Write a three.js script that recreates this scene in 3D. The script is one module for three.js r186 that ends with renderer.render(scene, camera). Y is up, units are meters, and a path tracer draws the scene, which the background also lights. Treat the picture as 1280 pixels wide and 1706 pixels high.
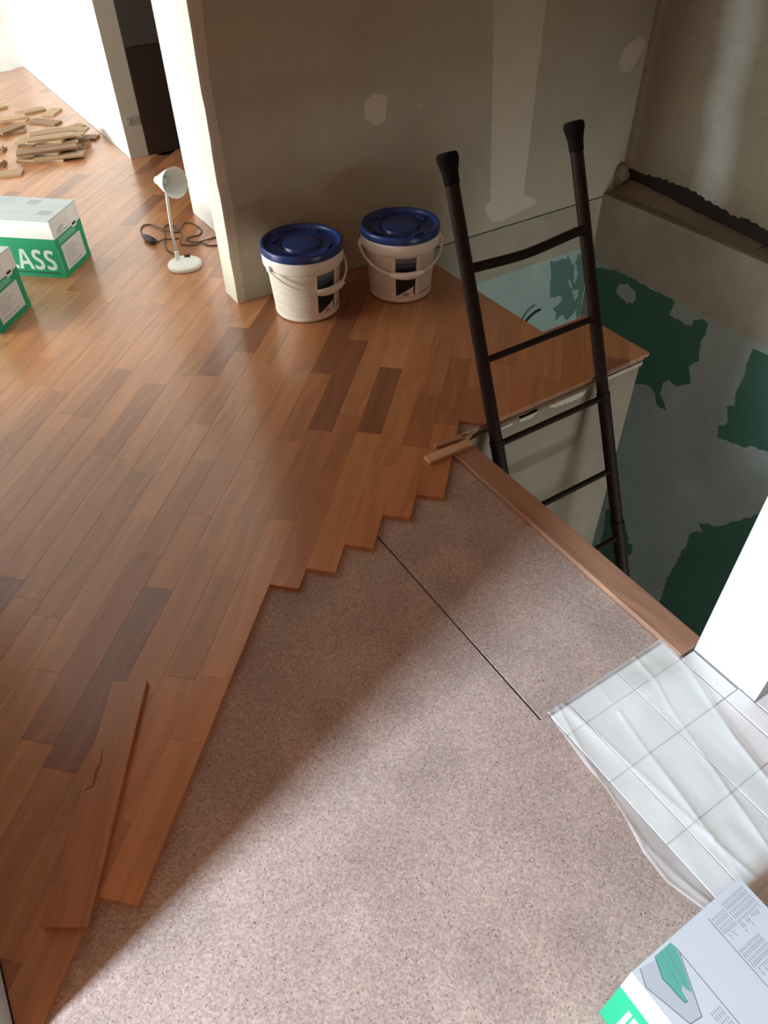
import * as THREE from 'three';
import { mergeGeometries } from 'three/addons/utils/BufferGeometryUtils.js';
import { RectAreaLightUniformsLib } from 'three/addons/lights/RectAreaLightUniformsLib.js';

// ------------------------------------------------------------------ camera, sky, window and fill light, exposure
const scene = new THREE.Scene();
const renderer = new THREE.WebGLRenderer({ antialias: true });
renderer.toneMapping = THREE.LinearToneMapping;
renderer.toneMappingExposure = 0.48;
renderer.shadowMap.enabled = true;
RectAreaLightUniformsLib.init();

// The world's axes follow the walls: x along the grey wall to the right, z along the stair opening towards the viewer.
const camera = new THREE.PerspectiveCamera(70.48, 1280 / 1706, 0.02, 60);
camera.position.set(0, 1.5, 0);
{
  const X = new THREE.Vector3(0.84097, -0.017636, 0.540794), U = new THREE.Vector3(0.387472, 0.717249, -0.579154), B = new THREE.Vector3(-0.377669, 0.696594, 0.610018);
  camera.quaternion.setFromRotationMatrix(new THREE.Matrix4().makeBasis(X, U, B));
}
scene.add(camera);
scene.background = new THREE.Color(0.75, 0.85, 1.0);

function rectLight(name, at, to, w, h, colour, power) {
  const l = new THREE.RectAreaLight(new THREE.Color().setRGB(...colour), power, w, h);
  l.name = name; l.position.set(...at); l.lookAt(...to); scene.add(l); l.castShadow = true;
}
const ENTRY = { x: -2.6, z0: -0.27, z1: 0.13, y0: 0.95, y1: 2.3 };  // window beside the entrance
const ROOM = { x: -4, z0: -6.6, z1: -3.0, y0: 0.35, y1: 1.75 };              // window band of the bright room
rectLight('entry_window_light', [ENTRY.x + 0.02, (ENTRY.y0 + ENTRY.y1) / 2, (ENTRY.z0 + ENTRY.z1) / 2], [0, (ENTRY.y0 + ENTRY.y1) / 2, (ENTRY.z0 + ENTRY.z1) / 2], ENTRY.z1 - ENTRY.z0, ENTRY.y1 - ENTRY.y0, [0.79, 0.965, 1.15], 430);
rectLight('room_window_light', [-3.98, (ROOM.y0 + ROOM.y1) / 2, (ROOM.z0 + ROOM.z1) / 2], [0, (ROOM.y0 + ROOM.y1) / 2, (ROOM.z0 + ROOM.z1) / 2], ROOM.z1 - ROOM.z0, ROOM.y1 - ROOM.y0, [0.97, 1.0, 0.96], 58);
rectLight('lower_fill_light', [2.1, -1.2, 2.48], [2.1, -1.2, 0], 1.4, 1.3, [0.95, 1.0, 1.0], 24);                                   // added fill to brighten the stair shaft from an unseen lower storey

// ------------------------------------------------------------------ helpers
let seed = 7;
const rnd = () => { seed = (seed * 1664525 + 1013904223) >>> 0; return seed / 4294967296; };
const rr = (a, b) => a + (b - a) * rnd();
const used = {};
function numbered(n) { const k = used[n] = (used[n] ?? -1) + 1; return k ? `${n}_${String(k).padStart(3, '0')}` : n; }
function lin(r, g, b) { return new THREE.Color().setRGB(r, g, b); }
function mat(r, g, b, rough = 0.8, extra = {}) { return new THREE.MeshStandardMaterial({ color: lin(r, g, b), roughness: rough, side: THREE.DoubleSide, ...extra }); }
function mesh(name, geo, m, parent) {
  const o = new THREE.Mesh(geo, m); o.name = numbered(name); o.castShadow = o.receiveShadow = true; (parent || scene).add(o); return o;
}
function group(name, pos = [0, 0, 0], turn = 0, parent) { const g = new THREE.Group(); g.name = numbered(name); g.position.set(...pos); g.rotation.y = turn; (parent || scene).add(g); return g; }
function tag(o, label, category, grp) { o.userData.label = label; o.userData.category = category; if (grp) o.userData.group = grp; return o; }
function struct(o) { o.userData.kind = 'structure'; return o; }
function flat(g) { const n = g.index ? g.toNonIndexed() : g; n.computeVertexNormals(); return n; }
function box(x0, x1, y0, y1, z0, z1) {
  const g = new THREE.BoxGeometry(x1 - x0, y1 - y0, z1 - z0); g.translate((x0 + x1) / 2, (y0 + y1) / 2, (z0 + z1) / 2);
  const p = g.attributes.position, n = g.attributes.normal, uv = g.attributes.uv;                                   // uv in metres
  for (let i = 0; i < p.count; i++) {
    const ax = Math.abs(n.getX(i)) > 0.5, ay = Math.abs(n.getY(i)) > 0.5;
    uv.setXY(i, ax ? p.getZ(i) : p.getX(i), ay ? p.getZ(i) : p.getY(i));
  }
  return g;
}
const merge = (a) => mergeGeometries(a.map((g) => { const n = g.index ? g.toNonIndexed() : g; for (const k of Object.keys(n.attributes)) if (!['position', 'normal', 'uv'].includes(k)) n.deleteAttribute(k); return n; }));
function tube(pts, r, seg = 40, rad = 8, closed = false) {
  return new THREE.TubeGeometry(new THREE.CatmullRomCurve3(pts.map((p) => new THREE.Vector3(...p)), closed, 'centripetal'), seg, r, rad, closed);
}
// A flat piece with an outline in (x, z), a chamfered upper edge, and uv from (x, z) by a function.
function prism(poly, y0, y1, ch, uvf) {
  let area = 0; const n = poly.length;
  for (let i = 0; i < n; i++) { const [a, b] = poly[i], [c, d] = poly[(i + 1) % n]; area += a * d - b * c; }
  const P = area > 0 ? poly : poly.slice().reverse();
  const inset = P.map((p, i) => {
    const a = P[(i + n - 1) % n], b = P[(i + 1) % n];
    const d1 = [p[0] - a[0], p[1] - a[1]], d2 = [b[0] - p[0], b[1] - p[1]], l1 = Math.hypot(...d1) || 1, l2 = Math.hypot(...d2) || 1;
    const n1 = [-d1[1] / l1, d1[0] / l1], n2 = [-d2[1] / l2, d2[0] / l2], k = Math.max(0.35, 1 + n1[0] * n2[0] + n1[1] * n2[1]);
    return [p[0] + (n1[0] + n2[0]) / k * ch, p[1] + (n1[1] + n2[1]) / k * ch];
  });
  const pos = [], uv = [];
  const put = (v) => { pos.push(v[0], v[1], v[2]); uv.push(...(uvf ? uvf(v[0], v[2], v[1]) : [v[0], v[2]])); };
  const tri = (a, b, c) => { put(a); put(b); put(c); };
  for (const [a, b, c] of THREE.ShapeUtils.triangulateShape(inset.map((p) => new THREE.Vector2(...p)), [])) tri([inset[a][0], y1, inset[a][1]], [inset[c][0], y1, inset[c][1]], [inset[b][0], y1, inset[b][1]]);
  for (let i = 0; i < n; i++) {
    const j = (i + 1) % n, T0 = [inset[i][0], y1, inset[i][1]], T1 = [inset[j][0], y1, inset[j][1]], M0 = [P[i][0], y1 - ch, P[i][1]], M1 = [P[j][0], y1 - ch, P[j][1]], B0 = [P[i][0], y0, P[i][1]], B1 = [P[j][0], y0, P[j][1]];
    tri(T0, T1, M1); tri(T0, M1, M0); tri(M0, M1, B1); tri(M0, B1, B0);
  }
  const g = new THREE.BufferGeometry();
  g.setAttribute('position', new THREE.Float32BufferAttribute(pos, 3)); g.setAttribute('uv', new THREE.Float32BufferAttribute(uv, 2)); g.computeVertexNormals();
  return g;
}
// An outline with a ragged hand-trowelled edge.
function jag(pts, amp, step = 0.018) {
  const out = [];
  pts.forEach((p, i) => {
    const q = pts[(i + 1) % pts.length], d = Math.hypot(q[0] - p[0], q[1] - p[1]), k = Math.max(1, Math.min(24, Math.round(d / step)));
    for (let t = 0; t < k; t++) { const s = t / k; out.push([p[0] + (q[0] - p[0]) * s + rr(-amp, amp), p[1] + (q[1] - p[1]) * s + rr(-amp, amp)]); }
  });
  return out;
}
function plate(pts, depth) {                                          // in local x, y; thickness along +z
  const s = new THREE.Shape(pts.map((p) => new THREE.Vector2(...p)));
  return new THREE.ExtrudeGeometry(s, { depth, bevelEnabled: false });
}
const onZ = (g, z) => { g.translate(0, 0, z); return g; };            // on a wall that faces +z
const onX = (g, x) => { g.rotateY(-Math.PI / 2); g.translate(x, 0, 0); return g; };   // on a wall that faces -x; local x is world z

// ------------------------------------------------------------------ procedural textures
function hash(x, y, s) { let h = (x * 374761393 + y * 668265263 + s * 2147483647) | 0; h = Math.imul(h ^ (h >>> 13), 1274126177); return ((h ^ (h >>> 16)) >>> 0) / 4294967296; }
function vnoise(x, y, px, py, s) {                                    // periodic value noise
  const xi = Math.floor(x), yi = Math.floor(y), fx = x - xi, fy = y - yi, u = fx * fx * (3 - 2 * fx), v = fy * fy * (3 - 2 * fy);
  const m = (a, n) => ((a % n) + n) % n, h = (a, b) => hash(m(a, px), m(b, py), s);
  return (h(xi, yi) * (1 - u) + h(xi + 1, yi) * u) * (1 - v) + (h(xi, yi + 1) * (1 - u) + h(xi + 1, yi + 1) * u) * v;
}
function dataTex(w, h, f, rx, ry, srgb = true) {
  const a = new Uint8Array(w * h * 4);
  for (let y = 0; y < h; y++) for (let x = 0; x < w; x++) { const c = f(x / w, y / h, x, y), i = (y * w + x) * 4; for (let k = 0; k < 3; k++) a[i + k] = Math.max(0, Math.min(255, c[k] * 255)); a[i + 3] = 255; }
  const t = new THREE.DataTexture(a, w, h); t.wrapS = t.wrapT = THREE.RepeatWrapping; t.magFilter = THREE.LinearFilter; t.minFilter = THREE.LinearMipmapLinearFilter; t.generateMipmaps = true;
  if (srgb) t.colorSpace = THREE.SRGBColorSpace; t.repeat.set(rx, ry); t.needsUpdate = true; return t;
}
const grainAt = (u, v) => {
  const warp = vnoise(u * 5, v * 4, 5, 4, 3) * 0.9;
  const fibre = vnoise(u * 10, v * 110, 10, 110, 5), fine = vnoise(u * 46, v * 300, 46, 300, 9), band = vnoise(u * 3, v * 14 + warp * 3, 3, 14, 11);
  const pore = vnoise(u * 60, v * 260, 60, 260, 21);
  return 0.84 + 0.09 * (fibre - 0.5) + 0.06 * (fine - 0.5) + 0.13 * (band - 0.5) - (pore > 0.88 ? 0.05 : 0);
};
const woodMap = dataTex(1024, 512, (u, v) => { const g = grainAt(u, v) + 0.1; return [g, g * 0.985, g * 0.96]; }, 1, 4);
const flecks = (() => {                                               // pressed wood flakes: beige ground with dark, reddish and pale specks
  const N = 1024, a = new Float32Array(N * N * 3);
  for (let y = 0; y < N; y++) for (let x = 0; x < N; x++) {
    const u = x / N, v = y / N, b = 0.80 + 0.10 * (vnoise(u * 7, v * 7, 7, 7, 31) - 0.5) + 0.16 * (vnoise(u * 150, v * 150, 150, 150, 33) - 0.5) + 0.12 * (vnoise(u * 330, v * 330, 330, 330, 35) - 0.5);
    a.set([b, b * 0.985, b * 0.97], (y * N + x) * 3);
  }
  for (let k = 0; k < 15000; k++) {
    const cx = rnd() * N, cy = rnd() * N, L = rr(1.2, 5), W = rr(0.7, 1.7), t = rnd() * 3.14, c = Math.cos(t), s = Math.sin(t), kind = rnd();
    const col = kind < 0.42 ? [0.64, 0.56, 0.51] : kind < 0.6 ? [0.80, 0.66, 0.58] : kind < 0.92 ? [0.97, 0.95, 0.92] : [0.36, 0.29, 0.27], al = kind > 0.92 ? 0.7 : 0.42;
    for (let dy = -6; dy <= 6; dy++) for (let dx = -6; dx <= 6; dx++) {
      const p = (dx * c + dy * s) / L, q = (-dx * s + dy * c) / W; if (p * p + q * q > 1) continue;
      const i = ((((cy | 0) + dy + N) % N) * N + (((cx | 0) + dx + N) % N)) * 3; for (let m = 0; m < 3; m++) a[i + m] += (col[m] - a[i + m]) * al;
    }
  }
  return a;
})();
const chipMap = dataTex(1024, 1024, (u, v, x, y) => { const i = (y * 1024 + x) * 3; return [flecks[i], flecks[i + 1], flecks[i + 2]]; }, 1.7, 1.7);
const mottle = (s, amt, f = 6) => dataTex(512, 512, (u, v) => { const g = 1 - amt * (0.55 * vnoise(u * f, v * f, f, f, s) + 0.3 * vnoise(u * f * 4, v * f * 4, f * 4, f * 4, s + 1) + 0.25 * vnoise(u * 128, v * 128, 128, 128, s + 2)); return [g, g, g]; }, 0.9, 0.9);
const paperMap = mottle(51, 0.09), plasterMap = mottle(61, 0.07, 5), coatMap = mottle(71, 0.16, 4), tileMap = mottle(81, 0.1, 3);

// ------------------------------------------------------------------ materials
const M = {
  raw: mat(0.24, 0.105, 0.045, 0.85, { map: woodMap }),  // for unseen hall walls; orange tint added to warm the bounced light
  white: mat(0.80, 0.81, 0.79, 0.85, { map: plasterMap }), cream: mat(0.66, 0.65, 0.55, 0.85, { map: plasterMap }), jamb: mat(0.52, 0.50, 0.42, 0.85, { map: plasterMap }),
  grey: mat(0.44, 0.41, 0.32, 0.9, { map: paperMap }), compound: mat(0.60, 0.56, 0.45, 0.85, { map: plasterMap }), band: mat(0.42, 0.385, 0.29, 0.9, { map: coatMap }),
  coat: mat(0.40, 0.455, 0.42, 0.85, { map: coatMap }), coatPale: mat(0.40, 0.55, 0.50, 0.85, { map: coatMap }), green: mat(0.055, 0.155, 0.105, 0.9, { map: paperMap }),
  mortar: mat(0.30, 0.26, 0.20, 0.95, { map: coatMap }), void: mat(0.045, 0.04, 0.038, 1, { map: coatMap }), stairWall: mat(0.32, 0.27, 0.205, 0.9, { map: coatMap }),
  chip: mat(0.545, 0.44, 0.385, 0.85, { map: chipMap, bumpMap: chipMap, bumpScale: 0.0006 }), chipDark: mat(0.02, 0.017, 0.015, 1), slab: mat(0.30, 0.26, 0.22, 0.95, { map: plasterMap }),
  tile: mat(0.80, 0.82, 0.80, 0.35, { map: tileMap }), grout: mat(0.36, 0.36, 0.35, 0.95),
  darkWood: mat(0.030, 0.018, 0.012, 0.5), darkPaint: mat(0.060, 0.050, 0.045, 0.7), ladder: new THREE.MeshPhysicalMaterial({ color: lin(0.017, 0.0085, 0.006), roughness: 0.6, specularIntensity: 0.35, map: woodMap }), rubber: new THREE.MeshPhysicalMaterial({ color: lin(0.007, 0.005, 0.005), roughness: 0.9, specularIntensity: 0.3 }), 
  lampWhite: mat(0.78, 0.80, 0.77, 0.4), lampGrey: mat(0.50, 0.56, 0.56, 0.45), steel: mat(0.55, 0.56, 0.55, 0.35, { metalness: 0.8 }), cord: mat(0.07, 0.045, 0.03, 0.6), black: mat(0.008, 0.008, 0.009, 0.5),
  pail: mat(0.78, 0.75, 0.68, 0.45), lid: mat(0.012, 0.032, 0.145, 0.28), zinc: mat(0.42, 0.44, 0.42, 0.5, { metalness: 0.4 }),
};
const plankTone = [[0.46, 0.195, 0.074], [0.49, 0.214, 0.082], [0.44, 0.181, 0.07], [0.52, 0.237, 0.094], [0.41, 0.172, 0.067], [0.46, 0.205, 0.084], [0.36, 0.14, 0.056], [0.25, 0.093, 0.041]]
  .map(([r, g, b]) => new THREE.MeshPhysicalMaterial({ color: lin(r, g, b), roughness: 0.45, map: woodMap, side: THREE.DoubleSide, clearcoat: 1, clearcoatRoughness: 0.22 }));
M.nosing = mat(0.36, 0.20, 0.13, 0.55, { map: woodMap }); M.offcutPale = mat(0.60, 0.40, 0.25, 0.6, { map: woodMap });

// ------------------------------------------------------------------ the shell
const TOP = 2.5, LOW = -2.5;
const floor = struct(group('floor'));
mesh('subfloor', merge([                                              // slabs round the stair opening
  box(-4.1, 1.146, -0.25, -0.036, -7.6, 1.6), box(1.146, 1.89, -0.25, -0.036, -2.728, -1.56), box(1.88, 2.12, -0.25, -0.036, -1.823, -1.56),
  box(1.15, 1.225, -0.25, -0.036, -1.56, -0.31), box(1.146, 3.6, -0.25, -0.036, -0.31, 2.7), box(1.146, 2.6, -0.25, -0.014, -7.6, -2.9),
]), M.chipDark, floor);
const metres = (x, z) => [x, z];
mesh('chipboard_panel', prism([[-4, -3.2], [0.7475, -3.2], [0.7475, -0.546], [0.7725, -0.546], [0.7725, 1.5], [-4, 1.5]], -0.036, -0.014, 0.0008, metres), M.chip, floor);
mesh('chipboard_panel', prism([[0.7525, -2.72], [1.1445, -2.72], [1.1445, -0.546], [0.7525, -0.546]], -0.036, -0.014, 0.0008, (x, z) => [z + 0.31, x + 0.2]), M.chip, floor);
mesh('chipboard_panel', prism([[1.147, -2.72], [1.885, -2.72], [1.885, -1.819], [2.115, -1.819], [2.115, -1.497], [1.235, -1.497], [1.147, -1.56]], -0.036, -0.014, 0.0008, metres), M.chip, floor);
mesh('chipboard_panel', prism([[-4, -7.5], [1.19, -7.5], [1.19, -3.205], [-4, -3.205]], -0.036, -0.014, 0.0008, metres), M.chip, floor);

// parquet: rows of staves at 45 degrees to the walls, stepped at the unfinished front
const UX = 0.6964, UZ = -0.7177, VX = 0.7177, VZ = 0.6964, toXZ = (u, v) => [u * UX + v * VX, u * UZ + v * VZ];
function cut(poly, f) {                                               // keep f(p) >= 0
  const out = [];
  poly.forEach((p, i) => { const q = poly[(i + 1) % poly.length], a = f(p), b = f(q); if (a >= 0) out.push(p); if (a * b < 0) { const t = a / (a - b); out.push([p[0] + (q[0] - p[0]) * t, p[1] + (q[1] - p[1]) * t]); } });
  return out;
}
function cutCorner(poly, cx, cz) {                                    // take away x > cx and z < cz
  const inside = (p) => p[0] > cx && p[1] < cz, out = [], n = poly.length;
  let hasCorner = true; let s = 0;
  for (let i = 0; i < n; i++) { const a = poly[i], b = poly[(i + 1) % n]; s += a[0] * b[1] - a[1] * b[0]; }
  for (let i = 0; i < n; i++) { const a = poly[i], b = poly[(i + 1) % n]; if (((b[0] - a[0]) * (cz - a[1]) - (b[1] - a[1]) * (cx - a[0])) * Math.sign(s) < 0) hasCorner = false; }
  for (let i = 0; i < n; i++) {
    const p = poly[i], q = poly[(i + 1) % n], d = [q[0] - p[0], q[1] - p[1]];
    let t0 = 0, t1 = 1;
    for (const [den, num] of [[d[0], cx - p[0]], [-d[1], p[1] - cz]]) { if (Math.abs(den) < 1e-12) { if (num > 0) t1 = -1; } else { const t = num / den; if (den > 0) t0 = Math.max(t0, t); else t1 = Math.min(t1, t); } }
    const at = (t) => [p[0] + d[0] * t, p[1] + d[1] * t];
    if (!inside(p)) out.push(p);
    if (t0 < t1) { if (t0 > 1e-9) { out.push(at(t0)); if (hasCorner) out.push([cx, cz]); } if (t1 < 1 - 1e-9) { out.push(at(t1)); } }
  }
  return out.filter((p, i) => { const q = out[(i + 1) % out.length]; return Math.hypot(p[0] - q[0], p[1] - q[1]) > 1e-4; });
}
const PITCH = 0.083, rowEnd = { '-1': 1.995, 0: 1.603, 1: 1.498, 2: 1.36, 3: 1.252, 4: 1.178, 5: 0.363 };
const special = {                                                     // staves of a particular tone seen in the photograph: row -> [from u, length, tone]
  2: [[1.36, 0.36, 1], [1.72, 0.42, 5]], 1: [[1.498, 0.33, 1], [1.828, 0.30, 6], [2.128, 0.4, 4]], 0: [[1.603, 0.36, 2], [1.963, 0.42, 6]],
  3: [[1.252, 0.3, 3], [1.552, 0.32, 3], [1.872, 0.4, 7]], 4: [[1.178, 0.46, 2]], 5: [[0.363, 0.34, 3], [0.703, 0.17, 1], [0.873, 0.55, 3]],
  '-1': [[1.995, 0.2, 6], [2.195, 0.3, 2]],
};
const staves = [];
for (let j = -12; j < 95; j++) {
  const v1 = -0.166 - PITCH * j, v0 = v1 - PITCH;
  let u = rowEnd[j] ?? (j < -1 ? 1.85 + rnd() * 0.2 : (-0.5 - v1 * VX) / UX - rnd() * 0.45), k = 0, last = 0;
  while (u < 9) {
    const s = special[j] && special[j][k]; k++;
    let L = s ? s[1] : rr(0.28, 0.66), tone = s ? s[2] : [0, 0, 0, 1, 1, 1, 2, 2, 2, 3, 4, 4, 5, 5, 5, 6, 7][Math.floor(rnd() * 17)];
    if (!s && tone === last) tone = (tone + 2) % 6; last = tone;
    const g = 0.00015; let p = [toXZ(u + g, v0 + g), toXZ(u + L - g, v0 + g), toXZ(u + L - g, v1 - g), toXZ(u + g, v1 - g)];
    const c = toXZ(u + L / 2, (v0 + v1) / 2); u += L;
    if (c[0] > -0.95 && c[1] > -2.8) {                                 // the hall and its platform
      p = cut(p, (q) => q[0] + 0.408);
      if (c[0] > 0.6) p = cutCorner(p, 0.984, -2.726);
      if (c[0] > 1.0 && p.length) p = cut(p, (q) => 2.12 - q[0]);
      if (j < -1 && p.length) p = cut(p, (q) => -1.482 - q[1]);
      if (p.length && c[0] > 1.3) p = cutCorner(p, 1.89, -1.823);
    } else if (c[1] > -7.55) {
      p = cut(p, (q) => (q[1] < -3.74 && c[1] > -4.8 ? 1.52 : 1.195) - q[0]); if (p.length) p = cut(p, (q) => q[1] + 7.49); if (p.length) p = cut(p, (q) => q[0] + 3.95);
      if (c[0] < -0.4 && c[1] > -2.9 && p.length) p = cut(p, (q) => -2.66 - q[1]);
    } else continue;
    if (p.length < 3) continue;
    let a = 0; p.forEach((q, i) => { const r = p[(i + 1) % p.length]; a += q[0] * r[1] - q[1] * r[0]; }); if (Math.abs(a) < 0.0012) continue;
    const ou = rnd(), ov = Math.floor(rnd() * 8) * 0.031, edge = -0.02 - 0.206 * (-c[1] - 2.67);
    const out = c[1] > -2.67 ? (-0.41 + 0.2 * (-0.7 - c[1]) - c[0]) : (0.21 * (-c[1] - 2.67) - c[0]);                 // how far to the left of the visible floor
    staves.push({ p, tone, out, geo: () => prism(p, -0.0139, (rnd() - 0.5) * 0.0004, 0.0003, (x, z) => [x * UX + z * UZ + ou, x * VX + z * VZ + ov]) });
  }
}
const seen = staves.filter((s) => s.out < 0.25).sort((a, b) => a.out - b.out).slice(0, 299), rest = staves.filter((s) => !seen.includes(s) && s.out < 1.6);
for (const s of seen) mesh('plank', s.geo(), plankTone[s.tone], floor);
if (rest.length) { const r = mesh('parquet', merge(rest.map((s) => s.geo())), plankTone[0], floor); r.userData.kind = 'stuff'; }
console.log('planks', seen.length, 'rest', rest.length);

// nosing along the stair opening
const nosing = mesh('trim_1', prism([[1.146, -1.42], [1.228, -1.42], [1.228, -0.487], [1.146, -0.487]], -0.036, 0.001, 0.002, (x, z) => [z, x]), M.nosing); struct(nosing);

// old white tiles by the entrance
const tiled = struct(group('tiled_floor'));
mesh('grout', merge([box(0.773, 1.2, -0.036, -0.0165, -0.483, 1.5), box(1.2, 2.6, -0.036, -0.0165, -0.308, 1.5), box(0.755, 1.143, -0.036, -0.0165, -0.542, -0.483)]), M.grout, tiled);
{
  const xs = [0.774, 0.833, 0.99, 1.147, 1.304, 1.461, 1.618, 1.775, 1.932], zs = [-0.541, -0.484, -0.352, -0.195, -0.038, 0.119, 0.276, 0.433, 0.59, 0.747];
  for (let i = 0; i + 1 < xs.length; i++) for (let k = 0; k + 1 < zs.length; k++) {
    let x0 = xs[i] + 0.0012, x1 = xs[i + 1] - 0.0012, z0 = zs[k] + 0.0012, z1 = zs[k + 1] - 0.0012;
    if (k === 0 && i > 2) continue; if (k === 1 && i > 3) continue; if (i === 3 && k === 1) x1 = 1.192; if (i > 2 && k === 2) { if (i > 3) z0 = -0.306; }
    if (k === 2 && i === 3) x1 = 1.196 + 0; 
    const ou = rnd() * 3, y = -0.014 + rr(-0.0006, 0.0006);
    mesh('tile', prism([[x0, z0], [x1, z0], [x1, z1], [x0, z1]], -0.03, y, 0.0012, (x, z) => [x + ou, z + ou]), M.tile, tiled);
  }
  mesh('tile', prism([[1.199, -0.305], [1.303, -0.305], [1.303, -0.197], [1.199, -0.197]], -0.03, -0.014, 0.0012), M.tile, tiled);
}

// grey wall with its bare plasterboard, and the shaft wall below it
const wb = struct(group('wall_back'));
mesh('plasterboard_sheet', box(0.995, 3.5, -0.018, TOP, -2.85, -2.728), M.grey, wb);
mesh('masonry', box(0.995, 3.5, LOW, -0.017, -2.85, -2.7355), M.void, wb);
mesh('plaster_band', box(1.0, 3.124, -0.285, -0.0245, -2.7355, -2.728), M.band, wb);
mesh('green_plasterboard', box(1.0, 3.124, LOW, -0.285, -2.7355, -2.7295), M.coatPale, wb);
mesh('wall_end', box(0.985, 0.995, -0.014, TOP, -2.852, -2.726), M.cream, wb);
mesh('joint_compound', onZ(plate(jag([[0.985, 0], [1.018, 0], [1.03, 0.4], [1.02, 0.8], [1.05, 1.2], [1.04, 2.4], [0.985, 2.4]], 0.003), 0.0015), -2.7281), M.compound, wb);
const seam = [[2.255, 2.4], [2.267, 0.94], [2.32, 0.3], [2.337, 0.143], [2.305, 0.111], [2.318, 0.068], [2.36, 0.024], [2.417, 0.012], [2.508, 0.03], [2.64, 0.046], [2.629, 0.079], [2.545, 0.113], [2.552, 0.911], [2.56, 2.4]];
mesh('joint_compound', onZ(plate(jag(seam, 0.004), 0.0015), -2.7281), M.compound, wb);
mesh('filler_spot', onZ(plate(jag([[1.642, 0.665], [1.686, 0.698], [1.754, 0.669], [1.737, 0.581], [1.702, 0.572], [1.644, 0.608]], 0.004), 0.0015), -2.7281), M.compound, wb);
mesh('filler_spot', onZ(plate(jag([[3.06, 0.618], [3.081, 0.673], [3.155, 0.703], [3.211, 0.691], [3.21, 0.651], [3.16, 0.569], [3.087, 0.573]], 0.005), 0.0015), -2.7281), M.compound, wb);
mesh('filler_spot', onZ(plate(jag([[1.895, 0.617], [1.915, 0.622], [1.918, 0.612]], 0.002), 0.0012), -2.7281), M.compound, wb);
mesh('bare_plasterboard', onZ(plate(jag([[2.806, -0.304], [2.923, -0.316], [2.934, -0.294], [2.974, -0.37], [3.0, -0.377], [3.009, -0.309], [3.059, -0.341], [3.11, -0.46], [3.118, -0.74], [3.103, -0.75], [3.08, -0.68], [3.021, -0.729], [2.971, -0.677], [2.912, -0.695], [2.914, -0.644], [2.875, -0.601], [2.919, -0.604], [2.95, -0.563], [2.918, -0.538], [2.85, -0.533]], 0.006), 0.001), -2.7294), mat(0.11, 0.225, 0.19, 0.9, { map: paperMap }), wb);
mesh('plaster_daub', onZ(plate(jag([[2.965, -0.45], [2.993, -0.471], [3.02, -0.524], [2.992, -0.515]], 0.006), 0.001), -2.7283), M.coatPale, wb);
mesh('plaster_daub', onZ(plate(jag([[3.009, -0.53], [3.068, -0.543], [3.075, -0.6], [3.051, -0.605]], 0.006), 0.001), -2.7283), M.coatPale, wb);
mesh('plaster_daub', onZ(plate(jag([[2.99, -0.36], [3.0, -0.35], [3.035, -0.44], [3.03, -0.50], [3.015, -0.47]], 0.005), 0.001), -2.7283), M.coatPale, wb);

// right wall: set back above a ledge, plasterboard below
const streakMap = dataTex(512, 512, (u, v) => {                       // feathered paler vertical band on the grey paper: z -2.73..-0.5, y 0..2.5
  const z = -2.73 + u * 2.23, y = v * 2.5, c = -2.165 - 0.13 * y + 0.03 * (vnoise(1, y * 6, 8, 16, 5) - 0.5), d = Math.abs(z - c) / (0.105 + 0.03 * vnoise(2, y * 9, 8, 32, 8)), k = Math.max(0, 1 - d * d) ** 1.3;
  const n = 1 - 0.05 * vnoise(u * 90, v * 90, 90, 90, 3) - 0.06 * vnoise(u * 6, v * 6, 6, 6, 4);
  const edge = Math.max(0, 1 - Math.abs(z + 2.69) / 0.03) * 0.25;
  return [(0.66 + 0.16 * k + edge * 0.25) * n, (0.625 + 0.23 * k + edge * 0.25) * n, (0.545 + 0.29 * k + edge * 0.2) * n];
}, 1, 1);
const wr = struct(group('wall_right'));
mesh('masonry', box(3.262, 3.6, LOW, TOP, -2.85, -0.3), M.void, wr);
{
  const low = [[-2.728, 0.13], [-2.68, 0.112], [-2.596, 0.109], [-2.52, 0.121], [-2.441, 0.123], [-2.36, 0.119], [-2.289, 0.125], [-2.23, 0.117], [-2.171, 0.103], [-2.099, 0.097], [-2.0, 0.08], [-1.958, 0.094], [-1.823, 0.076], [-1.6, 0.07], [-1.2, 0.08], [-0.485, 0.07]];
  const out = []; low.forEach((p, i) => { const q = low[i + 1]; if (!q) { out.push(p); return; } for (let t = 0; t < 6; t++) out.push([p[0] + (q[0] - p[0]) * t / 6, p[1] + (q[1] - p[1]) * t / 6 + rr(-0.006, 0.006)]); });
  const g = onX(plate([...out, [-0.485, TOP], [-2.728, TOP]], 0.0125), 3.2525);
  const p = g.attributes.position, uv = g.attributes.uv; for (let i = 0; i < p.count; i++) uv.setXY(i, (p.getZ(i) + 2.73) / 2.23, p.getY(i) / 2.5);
  mesh('plasterboard_sheet', g, mat(0.92, 0.92, 0.92, 0.9, { map: streakMap }), wr);
}
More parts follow.
